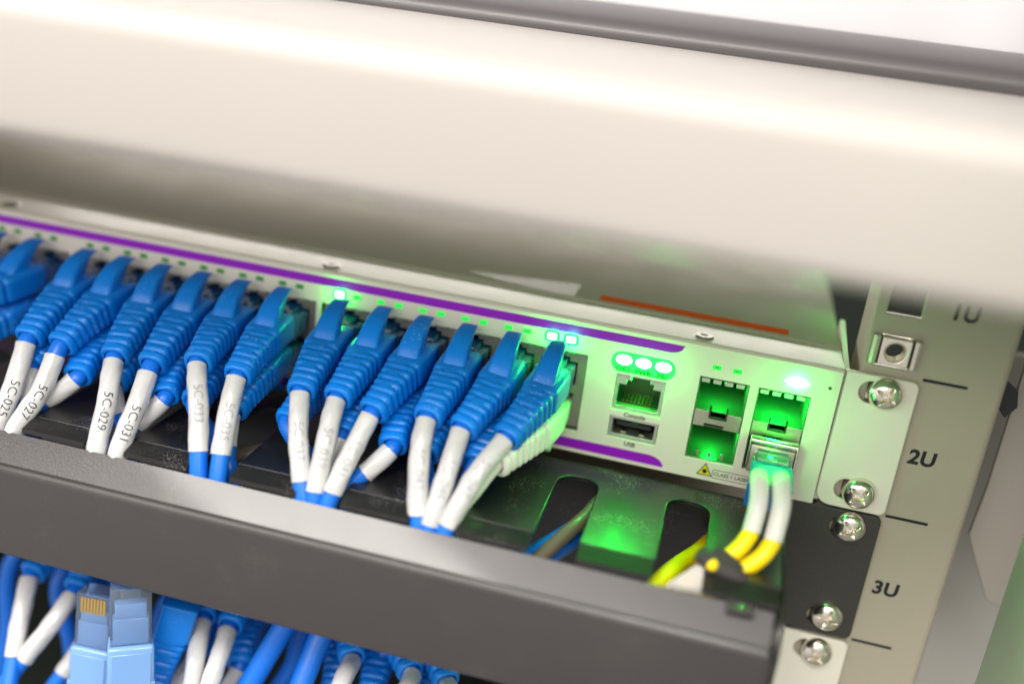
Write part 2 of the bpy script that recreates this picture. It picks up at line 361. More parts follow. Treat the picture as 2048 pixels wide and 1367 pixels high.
        # bent spring fingers over the mouths
        boxes('shield_springs', [(cx + d, cx + d + 2.6, 0.35, 1.15, 31.7, 32.5, 0.15, 1) for cx in PORTC[bi] for d in (-5.6, -1.6, 2.2)], M['zinc'], pb, off=O)
        for ch in pb.children: ch.matrix_parent_inverse = Matrix.Identity(4); ch.location = (0, 0, 0)
        # a polished liner strip at the right end of the opening
        box('opening_liner', b - 0.14, b - 0.02, -0.9, 3.2, 7.6, 32.5, M['cage'], sw, off=O)
    # leds
    for bi in range(3):
        for k, cx in enumerate(PORTC[bi]):
            for j, x in enumerate((cx - 3.0, cx + 3.0)):
                on = lit and ((bi == 0 and ((k == 0 and j == 0) or k == 5)))
                near = lit and bi == 0
                o = box('status_led', x - (1.45 if on else 1.3), x + (1.45 if on else 1.3), -1.35 if on else -1.12, -0.9, 36.8 - (1.0 if on else 0.75), 36.8 + (1.0 if on else 0.75), M['ledon'] if on else (M['leddim'] if near else M['ledoff']), sw, 0.4 if on else 0.1, off=O)
                if on:
                    o['label'] = 'lit green white port light'
                    plate('halo_plate', [rrect(x - 2.35, x + 2.35, 35.0, 38.6, 1.3, 8)], -1.06, 0.05, M['halo'], sw, off=O)  # glowing plate imitates the halo round the LED
    # console jack
    cj = plate('console_port', [rrect(-64.8, -49.8, 17.4, 29.0, 0.2), [(-63.9, 18.4), (-50.8, 18.4), (-50.8, 25.6), (-53.2, 25.6), (-53.2, 27.2), (-54.4, 27.2), (-54.4, 28.4), (-60.2, 28.4), (-60.2, 27.2), (-61.6, 27.2), (-61.6, 25.6), (-63.9, 25.6)]], -0.3, 3.0, M['cage'], sw, 0.15, off=O)
    boxes('jack_cavity', [(-64.6, -50, 13, 14, 17.6, 28.8), (-64.6, -64.0, 2.8, 12.9, 17.6, 28.8), (-50.7, -50, 2.8, 12.9, 17.6, 28.8), (-63.9, -50.8, 2.8, 12.9, 17.6, 18.3), (-63.9, -50.8, 2.8, 12.9, 28.45, 28.8)], M['darkjack'], cj, off=O)
    boxes('contact_pins', [(-62.2 + 1.2 * k, -61.8 + 1.2 * k, 4, 12, 18.6, 18.9) for k in range(8)], M['gold'], cj, off=O)
    # usb
    if lit: glow('added_console_glow', (-57.3, 3.5, 26.3), 0.007, 1.0); glow('added_usb_glow', (-57.3, 7.0, 14.0), 0.00012, 0.5)  # added point lights imitate green LED light leaking into the sockets
    ub = plate('usb_port', [rrect(-64.7, -49.7, 8.1, 15.0, 0.3), rrect(-63.7, -50.7, 9.2, 14.1, 0.2)], -0.6, 6.0, M['cage'], sw, 0.15, off=O)
    boxes('usb_tongue', [(-62.6, -51.8, 0.2, 9.9, 11.9, 13.2, 0.1, 1), (-63.6, -50.8, 10, 10.5, 9.0, 14.2)], M['darkjack'], ub, off=O)
    boxes('usb_springs', [(-61.0, -59.2, 0.6, 4, 9.35, 9.9, 0.15, 1), (-55.2, -53.4, 0.6, 4, 9.35, 9.9, 0.15, 1)], M['zinc'], ub, off=O)
    for q in (cj, ub):
        for ch in q.children: ch.matrix_parent_inverse = Matrix.Identity(4); ch.location = (0, 0, 0)
    # SFP cages
    for (a, b), full in zip(sfp, (False, True)):
        cg = boxes('sfp_cage', [(a + 0.05, a + 0.35, -0.6, 40, 6.7, 33.3), (b - 0.35, b - 0.05, -0.6, 40, 6.7, 33.3), (a + 0.36, b - 0.36, -0.3, 40, 6.7, 7.0), (a + 0.36, b - 0.36, -0.3, 40, 32.9, 33.3),
                                (a + 0.36, b - 0.36, 39, 39.6, 7.1, 32.8)], M['cagein'], sw, off=O)
        w_ = b - a
        c0 = a + 0.4; c1 = b - 0.4; mx_ = (a + b) / 2
        dv = plate('cage_divider', [[(c0, 17.4), (mx_ - 3.6, 17.4), (mx_ - 3.6, 18.5), (mx_ + 2.2, 18.5), (mx_ + 2.2, 17.4), (c1, 17.4), (c1, 22.6), (mx_ + 2.7, 22.6), (mx_ + 2.7, 21.1), (mx_ - 2.7, 21.1), (mx_ - 2.7, 22.6), (c0, 22.6)]], -0.45, 0.5, M['zinc'], cg, 0.08, off=O)
        boxes('latch_bracket', [(mx_ - 2.75, mx_ - 2.25, -1.3, -0.5, 20.6, 24.8), (mx_ + 2.25, mx_ + 2.75, -1.3, -0.5, 20.6, 24.8), (mx_ - 2.2, mx_ + 2.2, -1.3, -0.9, 20.6, 21.3)], M['darkjack'], cg, off=O)
        boxes('divider_shelf', [(c0, c1, 0.1, 38, 17.4, 17.7), (c0, c1, 0.1, 38, 22.3, 22.6)], M['cagein'], cg, off=O)
        boxes('spring_fingers', [(a + 0.6 + q * (w_ - 1) / 4, a + 0.6 + (q + 0.72) * (w_ - 1) / 4, -0.75, -0.2, 31.6, 33.0, 0.15, 1) for q in range(4)], M['cage'], cg, off=O)
        if not full:
            boxes('bottom_pins', [(mx_ + d - 0.5, mx_ + d + 0.5, -0.5, 0.2, 7.6, 9.4, 0.15, 1) for d in (-3.9, -0.3, 3.6)], M['zinc'], cg, off=O)
        boxes('module_connector', [(mx_ - 4, mx_ + 4, 28, 34, 24.5, 28.5, 0.2, 1), (mx_ - 4, mx_ + 4, 28, 34, 9.5, 13, 0.2, 1)], M['darkjack'], cg, off=O)
        for ch in cg.children: ch.matrix_parent_inverse = Matrix.Identity(4); ch.location = (0, 0, 0)
        if lit:
            glow('added_cage_glow', (mx_, 6, 29), 0.014 if not full else 0.034, 1.5); glow('added_cage_glow', (mx_, 9, 12), 0.010, 1.5)  # added green points stand for LED light leaking into the cage
    for x in (-35.8, -29.7):
        box('status_led', x - 1.35, x + 1.35, -1.12, -0.9, 36.2, 37.7, M['leddim'], sw, 0.1, off=O)
    # ear
    er = plate('mounting_ear', [rrect(0.35, 21.3, 0.2, 43.5, [2.2, 0.2, 4.5, 2.2]),
                                rrect(5.2, 16.6, 38.1 - 3.4, 38.1 + 3.4, 3.39, 8), rrect(5.2, 16.6, 6.35 - 3.4, 6.35 + 3.4, 3.39, 8)], 0.0, 1.8, M['ear'], sw, 0.45, off=O)
    bm = bmesh.new()
    pts = [(0.05, 0.5), (0.05, 43.2), (37, 47.5), (38, 0.5)]
    A = [bm.verts.new((0.15, y + 1.9, z)) for y, z in pts]; B = [bm.verts.new((1.6, y + 1.9, z)) for y, z in pts]
    for k in range(4): bm.faces.new((A[k], A[(k + 1) % 4], B[(k + 1) % 4], B[k]))
    bm.faces.new(A[::-1]); bm.faces.new(B)
    bmesh.ops.recalc_face_normals(bm, faces=bm.faces)
    from_bm('ear_flange', bm, M['ear'], sw, False, O)
    if lit:
        # status lights and print
        plate('halo_plate', [rrect(-67.2, -47.6, 29.8, 36.3, 3.1, 10)], -1.06, 0.05, M['halo'], sw, off=O)  # added glowing pill imitates the halo around the three lights
        for x, b_ in ((-63.4, 33.6), (-57.4, 33.3), (-51.3, 33.3)):
            bm = bmesh.new(); bmesh.ops.create_uvsphere(bm, u_segments=24, v_segments=12, radius=1)
            for v in bm.verts: v.co = Vector((x + v.co.x * 2.45, -0.95 + v.co.y * 0.75, 33.75 + v.co.z * 1.5))
            o = from_bm('status_light', bm, M['ledbig'], sw, True, O); o['label'] = 'round lit green white status light'
        bm = bmesh.new(); bmesh.ops.create_uvsphere(bm, u_segments=24, v_segments=12, radius=1)
        for v in bm.verts:
            q = abs(v.co.x); v.co = Vector((-12.3 + v.co.x * 3.6, -0.95 + v.co.y * 0.6, 37.2 + v.co.z * 1.5 * (1 - 0.75 * q ** 1.3)))
        o = from_bm('status_light', bm, M['ledbig'], sw, True, O); o['label'] = 'lozenge shaped lit light above the module'
        def st(body, x, z, size, mt='textgrey', **k):
            t = text(body, x, z, -1.05, size, M[mt], sw, **k); t.location = -Vector(O) * S; return t
        
        for w3, x3 in (('OK1', -63.2), ('PWR', -57.1), ('PRI', -51.3)): st(w3, x3, 30.75, 2.3, 'greentext', bold=0.05).location.y -= 0.25 * S
        st('Console', -57.4, 16.15, 2.0, bold=0.05); st('USB', -57.4, 6.55, 2.0, bold=0.05)
        t = st('49', -35.8, 36.95, 1.1); t.location.y -= 0.15 * S
        t = st('50', -29.7, 36.95, 1.1); t.location.y -= 0.15 * S
        st('CLASS 1 LASER PRODUCT', -20.9, 2.85, 1.7, 'textgrey', sx=0.98, bold=0.03)
        plate('laser_label_frame', [rrect(-31.0, -10.8, 1.4, 4.3, 0.5), rrect(-30.82, -10.98, 1.58, 4.12, 0.4)], -1.06, 0.04, M['textgrey'], sw, off=O)
        ws = plate('laser_warning_sign', [[(-35.7, 1.7), (-30.9, 1.7), (-33.3, 5.9)]], -1.05, 0.04, M['ink'], sw, off=O); ws['label'] = 'yellow laser warning triangle with black rim'
        plate('sign_face', [[(-35.2, 2.0), (-31.4, 2.0), (-33.3, 5.3)]], -1.08, 0.02, M['yellowsign'], sw, off=O)
        star = [(-33.3 + (0.85 if k % 2 else 0.6) * math.cos(2 * PI * k / 24), 3.15 + (0.85 if k % 2 else 0.6) * math.sin(2 * PI * k / 24)) for k in range(24)]
        plate('sign_symbol', [star], -1.11, 0.02, M['ink'], sw, off=O)
        plate('reset_hole_shade', [ell(-2.9, 37.4, 0.5, 0.5)], -1.05, 0.04, M['textgrey'], sw, off=O)  # flat dark disc painted in as the shade of the hole
        st('1', -4.1, 37.0, 0.01)
        bpy.data.objects.remove(C.objects[-1])
        for x in (-63.4, -57.4, -51.3): glow('status_lamp_glow', (x, -2.9, 33.4), 0.004, 0.7)
        glow('module_lamp_glow', (-12.3, -2.8, 37.4), 0.006, 0.8); glow('added_module_spill', (-15.0, -19.0, 26.0), 0.0085, 1.2)  # spill is an added lamp out in front, tints the fibre boots green
        glow('port_lamp_glow', (LEDX[0], -3.0, 37.0), 0.0035, 0.6)
        glow('port_lamp_glow', (LEDX[5], -3.0, 37.0), 0.005, 0.6); glow('port_lamp_glow', (LEDX[5] + 6, -3.0, 37.0), 0.009, 0.6)
    return sw
sw1 = make_switch('upper white switch with purple bands, lit green lights and blue cords plugged in', True)
sw2 = make_switch('lower white switch below the black cable tray, mostly hidden by blue cords', False)
sw2.location = Vector((-220, 100, -88.9)) * S

# ------------------------------------------------------------------ screws
def make_screw(label, x, z, rot, y=0.0, tilt=(0, 0)):
    bm = bmesh.new(); NR, NA = 46, 96; R = 5.0; H = 3.4
    def h(q, a):
        t = q / R; d = H * (1 - t ** 2.6) ** 0.5 if t < 1 else 0
        d = min(d, H - 0.25 * (t < 0.0))
        u = q * math.cos(a); v = q * math.sin(a)
        def arm(p, s):
            if abs(p) > 3.3: return 0
            wd = 0.72 - 0.10 * abs(p); e = (wd - abs(s)) / 0.30
            return max(0, min(1, e)) * (2.3 if abs(p) < 1.0 else 2.3 * max(0, (3.3 - abs(p)) / 2.3))
        core = max(0, min(1, (1.35 - q) / 0.35)) * 2.2
        return d - max(arm(u, v), arm(v, u), core)
    rings = []
    for i in range(1, NR + 1):
        q = R * i / NR; rings.append([bm.verts.new((q * math.cos(2 * PI * k / NA), -h(q, 2 * PI * k / NA), q * math.sin(2 * PI * k / NA))) for k in range(NA)])
    c = bm.verts.new((0, -h(0, 0), 0))
    for k in range(NA): bm.faces.new((c, rings[0][(k + 1) % NA], rings[0][k]))
    for a, b in zip(rings, rings[1:]):
        for k in range(NA): bm.faces.new((a[k], a[(k + 1) % NA], b[(k + 1) % NA], b[k]))
    last = [bm.verts.new((v.co.x * 0.97, 0.3, v.co.z * 0.97)) for v in rings[-1]]
    for k in range(NA): bm.faces.new((rings[-1][k], rings[-1][(k + 1) % NA], last[(k + 1) % NA], last[k]))
    sh = [bm.verts.new((v.co.x * 0.55, 0.3, v.co.z * 0.55)) for v in last]; sh2 = [bm.verts.new((v.co.x, 9, v.co.z)) for v in sh]
    for k in range(NA):
        bm.faces.new((last[k], last[(k + 1) % NA], sh[(k + 1) % NA], sh[k])); bm.faces.new((sh[k], sh[(k + 1) % NA], sh2[(k + 1) % NA], sh2[k]))
    bmesh.ops.recalc_face_normals(bm, faces=bm.faces)
    o = from_bm('rack_screw', bm, M['steel'], None, True); o.data.set_sharp_from_angle(angle=math.radians(60))
    o.location = Vector((x, y, z)) * S; o.rotation_euler = (tilt[0], rot, tilt[1])
    tag(o, label, 'screw', 'cross head screws down the rack post'); return o
make_screw('upper silver screw in the white ear beside 2U', 12.6, 38.6, 0.5, -0.1)
make_screw('lower silver screw in the white ear, just above the black plate', 12.4, 6.3, 0.75, -0.1, (0.05, 0))
make_screw('silver screw at the top of the black plate', 12.3, -5.2, 0.95, -0.1)
make_screw('silver screw at the bottom of the black plate', 12.6, -37.0, 0.25, -0.1, (-0.04, 0))
make_screw('lowest silver screw, in the white ear below the black plate', 12.3, -50.6, 0.85, -0.1)

# ------------------------------------------------------------------ cage nuts
def make_nut(label, z, group=True):
    t = thing('cage_nut', label, 'cage nut', (12.4, 2, z), 'cage nuts clipped in the post')
    O = (12.4, 2, z)
    n = plate('nut', [rrect(8.2, 16.6, z - 4.2, z + 4.2, 0.5), ell(12.4, z, 2.9, 2.9, 40)], 0.3, 4.2, M['steel'], t, 0.35, off=O)
    bm = bmesh.new(); N = 40; rings = []
    for i in range(50):
        y = 0.6 + i * 0.09; q = 2.88 - 0.28 * (0.5 - 0.5 * math.cos(2 * PI * y / 0.9))
        rings.append([bm.verts.new((12.4 + q * math.cos(2 * PI * k / N), y, z + q * math.sin(2 * PI * k / N))) for k in range(N)])
    for a, b in zip(rings, rings[1:]):
        for k in range(N): bm.faces.new((a[k], b[k], b[(k + 1) % N], a[(k + 1) % N]))
    th = from_bm('thread', bm, M['steel'], n, True, O); th.matrix_parent_inverse = Matrix.Identity(4)
    for s in (-1, 1):
        prof = [(4.6, 3.4), (4.7, 0.4), (5.0, -0.5), (5.8, -0.7), (6.5, -0.2), (6.7, 0.8), (6.2, 1.5)]
        bm = bmesh.new(); T = 0.45
        P = [Vector((s * a, b)) for a, b in prof]
        outer = []; inner = []
        for i, p in enumerate(P):
            d = (P[min(i + 1, len(P) - 1)] - P[max(i - 1, 0)]).normalized(); nn = Vector((-d.y, d.x)) * T / 2
            outer.append(p + nn); inner.append(p - nn)
        loop = outer + inner[::-1]; zz = (z - 4.2, z + 4.2)
        A = [bm.verts.new((12.4 + p.x, 2 + p.y - 1, zz[0])) for p in loop]; B = [bm.verts.new((12.4 + p.x, 2 + p.y - 1, zz[1])) for p in loop]
        L = len(loop)
        for k in range(L): bm.faces.new((A[k], A[(k + 1) % L], B[(k + 1) % L], B[k]))
        bm.faces.new(A); bm.faces.new(B[::-1]); bmesh.ops.recalc_face_normals(bm, faces=bm.faces)
        autosmooth(from_bm('spring_clip', bm, M['zinc'], t, True, O), 40)
    return t
make_nut('open silver cage nut clipped in the post above the white ear', 51.2)
for z, l in ((38.1, 'cage nut seen through the upper slot of the white ear'), (6.35, 'cage nut seen through the lower slot of the white ear'), (-50.8, 'cage nut seen through the slot of the lowest white ear')):
    nn = make_nut(l, z)
    for ch in nn.children_recursive: 
        if ch.parent == nn: ch.location.y += 2.6 * S; ch.location.x -= 1.2 * S

# ------------------------------------------------------------------ cable manager
cm = thing('cable_manager', 'black metal cable tray with slotted top and grey front cover', 'cable manager', (-220, 0, -44))
O = (-220, 0, -44)
slots = [(-36 - 33.5 * k) for k in range(12)]
ol = [(-440, -3.2), (-9.0, -3.2), (-9.0, -51.5)]
for x in slots:
    r = 6.3; cy = -12.5 - r
    ol += [(x + r, -51.5)] + [(x + r * math.cos(a), cy + r * math.sin(a)) for a in [PI * k / 12 for k in range(13)]] + [(x - r, -51.5)]
ol += [(-440, -51.5)]
plate('slotted_top', [ol], -2.0, 1.6, M['black'], cm, 0.4, axis='XY', off=O)
edges = []
prev = -9.5
for x in slots: edges.append((x + 6.3 + 0.4, prev)); prev = x - 6.3 - 0.4
edges.append((-440, prev))
bm = bmesh.new()
for a, b in edges:      # front ends of the teeth bent down towards the cover
    x0, x1 = min(a, b), max(a, b)
    P8 = [(-51.3, -2.2), (-57.2, -3.8), (-57.4, -5.2), (-51.0, -3.6)]
    A = [bm.verts.new((x0, y, z)) for y, z in P8]; B = [bm.verts.new((x1, y, z)) for y, z in P8]
    for k in range(4): bm.faces.new((A[k], A[(k + 1) % 4], B[(k + 1) % 4], B[k]))
    bm.faces.new(A[::-1]); bm.faces.new(B)
bmesh.ops.recalc_face_normals(bm, faces=bm.faces)
from_bm('bent_edge', bm, M['black'], cm, False, O)
plate('tray_ear', [rrect(-8.6, 21.0, -44.1, -0.4, [2.2, 0.3, 0.3, 2.2]), rrect(6.6, 14.8, -9.5, -2.9, 3.2, 6), rrect(6.6, 14.8, -41.3, -34.8, 3.2, 6)], 0.0, 1.8, M['blackear'], cm, 0.45, off=O)
plate('side_wall', [[(-0.1, -2.2), (-57.5, -5.5), (-64.0, -13.0), (-65.2, -40.2), (-0.1, -44)]], -8.9, 1.5, M['black'], cm, 0.3, axis='YZ', off=O)
box('back_wall', -440, -9.2, -1.6, -0.2, -44, -4.0, M['black'], cm, off=O)
# front cover: top flange, rounded corner, front face
bm = bmesh.new()
prof = [(-57.9, -5.6), (-64.6, -12.0)] + [(-63.7 - 3.0 * math.sin(math.radians(a)), -14.4 + 3.0 * math.cos(math.radians(a))) for a in (44, 52, 60, 68, 76, 84, 90)] + [(-66.9, -40.5)] + [(-65.7 - 1.2 * math.cos(a), -40.5 - 1.2 * math.sin(a)) for a in [PI / 2 * k / 4 for k in range(1, 5)]] + \
       [(-61, -41.7), (-61, -40.7), (-65.5, -40.5), (-65.7, -14.8), (-63.7, -12.6), (-57.4, -6.6)]
L = len(prof)
A = [bm.verts.new((-442, y, z)) for y, z in prof]; B = [bm.verts.new((-10.2, y, z)) for y, z in prof]
for k in range(L): bm.faces.new((A[k], A[(k + 1) % L], B[(k + 1) % L], B[k]))
bm.faces.new(A[::-1]); bm.faces.new(B); bmesh.ops.recalc_face_normals(bm, faces=bm.faces)
fc = from_bm('front_cover', bm, M['lip'], cm, True, O); fc.data.set_sharp_from_angle(angle=math.radians(25)); fc['label'] = 'grey front cover with lighter top edge'
boxes('cover_tab', [(-22.5, -15.5, -61.5, -56.8, -6.6, -4.9, 0.3, 2)], M['lip'], cm, off=O)
o = box('side_bracket', -10.1, -9.2, -66.5, -57, -43.5, -14.5, M['lip'], cm, 0.3, off=O)

# ------------------------------------------------------------------ upper equipment
# the near case: rounded long box
bm = bmesh.new(); r = 5.0
prof = []
for (cy, cz, a0, rr) in ((-95.0, 117.5, 180, 6.0), ):
    prof += [(cy + rr * math.cos(math.radians(a0 - 90 * k / 10)), cz + rr * math.sin(math.radians(a0 - 90 * k / 10))) for k in range(11)]
prof += [(19.0, 124.6), (19.0, 93.0), (-93, 91.0)]
prof += [(-96 + 5.0 * math.cos(math.radians(270 - 90 * k / 8)), 96.0 + 5.0 * math.sin(math.radians(270 - 90 * k / 8))) for k in range(9)]
L = len(prof)
A = [bm.verts.new((-480, y, z)) for y, z in prof]; B = [bm.verts.new((150, y, z)) for y, z in prof]
for k in range(L): bm.faces.new((A[k], A[(k + 1) % L], B[(k + 1) % L], B[k]))
bm.faces.new(A[::-1]); bm.faces.new(B); bmesh.ops.recalc_face_normals(bm, faces=bm.faces)
o = from_bm('equipment_case', bm, M['case'], None, True); o.data.set_sharp_from_angle(angle=math.radians(25))
tag(o, 'long cream metal case blurred across the top, in front of the rack', 'equipment case')
# dark bar behind it and white panel above
bm = bmesh.new()
prof = [(20, 118)] + [(20 + 0.2, 124.5)] + [(44 - 24 * math.cos(a), 125.5 + 8.5 * math.sin(a)) for a in [PI / 2 * k / 12 for k in range(13)]] + [(60, 134), (60, 118)]
L = len(prof)
A = [bm.verts.new((-480, y, z - 2.6)) for y, z in prof]; B = [bm.verts.new((180, y, z + 2.4)) for y, z in prof]
for k in range(L): bm.faces.new((A[k], A[(k + 1) % L], B[(k + 1) % L], B[k]))
bm.faces.new(A[::-1]); bm.faces.new(B); bmesh.ops.recalc_face_normals(bm, faces=bm.faces)
o = from_bm('dark_equipment_bar', bm, M['darkdev'], None, True); o.data.set_sharp_from_angle(angle=math.radians(30))
tag(o, 'dark grey rounded equipment edge behind the cream case at the top', 'equipment')
o = box('white_equipment_panel', -480, 180, 62, 70, 118, 200, M['panelwhite'])
tag(o, 'bright white panel at the upper right corner, above the dark equipment edge', 'panel')

# ------------------------------------------------------------------ patch cords
NB = 56
def boot_mesh(bend, s0=8.0, s1=37.5, wide=5.75, flip=1):
    """ribbed strain-relief boot; bend(s, x, z) places a point of the straight boot"""
    bm = bmesh.new(); rings = []
    st = []; s = s0
    while s < s1 - 1e-6: st.append(s); s += 0.32
    st.append(s1)
    for s in st:
        t = (s - s0) / (s1 - s0)
        k = max(0, min(1, (s - 19.5) / (s1 - 19.5)))
        wx = wide - (wide - 4.05) * k ** 0.75; hz = 4.65 - 0.65 * k
        ex = 6.0 - 3.4 * k
        edge = min(1, (s - s0) / 0.6) ; edge2 = min(1, (s1 - s) / 0.6)
        sh = -0.45 * (1 - math.sqrt(max(0, 1 - (1 - edge) ** 2))) - 0.5 * (1 - math.sqrt(max(0, 1 - (1 - edge2) ** 2)))
        ring = []
        for j in range(NB):
            a = 2 * PI * j / NB; c, sn = math.cos(a), math.sin(a)
            q = (abs(c) ** ex + abs(sn) ** ex) ** (-1 / ex)
            x = c * q; z = sn * q
            g = 0
            if s > 20:
                for cc in (23.4, 28.0, 32.4):   # grooves running across the top and round the sides
                    g += 0.62 * math.exp(-((s - cc) / 0.48) ** 4) * (1 if abs(x) < 0.60 or abs(z) < 0.75 else 0.35)
                for cc in (21.2, 25.7, 30.2):   # grooves broken by the spine: corners and sides only
                    g += 0.62 * math.exp(-((s - cc) / 0.48) ** 4) * max(0, min(1, (abs(x) - 0.42) / 0.12))
                g += 0.5 * math.exp(-((s - 34.9) / 0.4) ** 4)
                ph = ((s - 20) % 2.25) / 2.25; g += 0.16 * ph
                if s > 35.6: g -= 0.30
            X = x * (wx + sh) - g * c * 0.9; Z = z * (hz + sh) - g * sn * 0.9
            ring.append(bm.verts.new(bend(s, X, Z * flip)))
        rings.append(ring)
    for A, B in zip(rings, rings[1:]):
        for k in range(NB): bm.faces.new((A[k], A[(k + 1) % NB], B[(k + 1) % NB], B[k]))
    # recessed mouth
    inner = []
    for (q, ds) in ((3.2, 0.0), (3.0, -0.4), (2.9, -2.5)):
        inner.append([bm.verts.new(bend(s1 + ds, q * math.cos(2 * PI * j / NB), q * math.sin(2 * PI * j / NB) * flip)) for j in range(NB)])
    seq = [rings[-1]] + inner
    for A, B in zip(seq, seq[1:]):
        for k in range(NB): bm.faces.new((A[k], A[(k + 1) % NB], B[(k + 1) % NB], B[k]))
    bm.faces.new(inner[-1]); bm.faces.new(rings[0][::-1])
    return bm
FIN_O = [(19.4, 3.9), (18.3, 5.2), (16.9, 6.8), (15.0, 8.4), (12.8, 9.8), (10.4, 10.9), (7.9, 11.6), (5.4, 11.9), (3.4, 11.4)]
FIN_I = [(12.0, 3.9), (11.7, 4.8), (10.6, 6.2), (9.6, 7.5), (8.5, 8.7), (7.2, 9.7), (5.9, 10.3), (4.6, 10.6), (3.4, 10.8)]
def fin_bm(bm, bend, flip=1):
    rings = []; n = len(FIN_O); K = 4
    oo = catmull([(a, b, 0) for a, b in FIN_O], 0.6); ii = catmull([(a, b, 0) for a, b in FIN_I], 0.01)
    m = len(oo)
    for i, p in enumerate(oo):
        t = i / (m - 1); u = t * (len(ii) - 1); q = ii[int(u)]
        w_ = 3.9 - 1.65 * t ** 0.75; N = 40; ring = []
        c = (p + q) / 2; ax = (p - q) / 2
        for k in range(N):
            a = 2 * PI * k / N; cs, sn = math.cos(a), math.sin(a); e = 7.0 - 3.5 * t
            f = (abs(cs) ** e + abs(sn) ** e) ** (-1 / e)
            pt = c + ax * (cs * f); wd = w_ * (1.0 if cs > 0 else 0.92)
            ring.append(bm.verts.new(bend(pt.x, sn * f * wd, pt.y * flip)))
        rings.append(ring)
    for A, B in zip(rings, rings[1:]):
        for k in range(N): bm.faces.new((A[k], B[k], B[(k + 1) % N], A[(k + 1) % N]))
    # rounded tip
    c = sum((v.co for v in rings[-1]), Vector()) / N
    d = (c - sum((v.co for v in rings[-2]), Vector()) / N).normalized()
    tip = [bm.verts.new(c + (v.co - c) * 0.7 + d * 0.35) for v in rings[-1]]
    for k in range(N): bm.faces.new((rings[-1][k], tip[k], tip[(k + 1) % N], rings[-1][(k + 1) % N]))
    bm.faces.new(tip); bm.faces.new(rings[0])
def wrap_text(body, path, at, r, size, material, parent, face, jit=0.0, adv=1.0):
    """lettering wrapped on the label: reads along the path, its tops towards +X of the picture"""
    me = text_mesh(body, size, -0.035, 1.0, adv)
    bm = bmesh.new(); bm.from_mesh(me); bmesh.ops.triangulate(bm, faces=bm.faces)
    for _ in range(2): bmesh.ops.subdivide_edges(bm, edges=[e for e in bm.edges if e.calc_length() > 0.45], cuts=1, use_grid_fill=True)
    L = [0]
    for a, b in zip(path, path[1:]): L.append(L[-1] + (b - a).length)
    def samp(s):
        s = max(0.001, min(L[-1] - 0.001, s))
        for i in range(len(L) - 1):
            if L[i] <= s <= L[i + 1]:
                f = (s - L[i]) / (L[i + 1] - L[i]); p = path[i].lerp(path[i + 1], f)
                T0 = (path[min(i + 1, len(path) - 1)] - path[max(i - 1, 0)]).normalized(); i2 = i + 1
                T1 = (path[min(i2 + 1, len(path) - 1)] - path[i2 - 1]).normalized()
                return p, T0.lerp(T1, f).normalized()
    for v in bm.verts:
        p, t = samp(at + v.co.x); n = (CAM - p) if face else Vector((0, -1, 0)); n = (n - t * n.dot(t)).normalized()
        b = n.cross(t); 
        if b.x < 0: b = -b
        a = v.co.y / r + jit
        v.co = p + (n * math.cos(a) + b * math.sin(a)) * (r + 0.05)
    bpy.data.meshes.remove(me)
    return from_bm('lettering', bm, material, parent, False)
BR = random.Random(11)
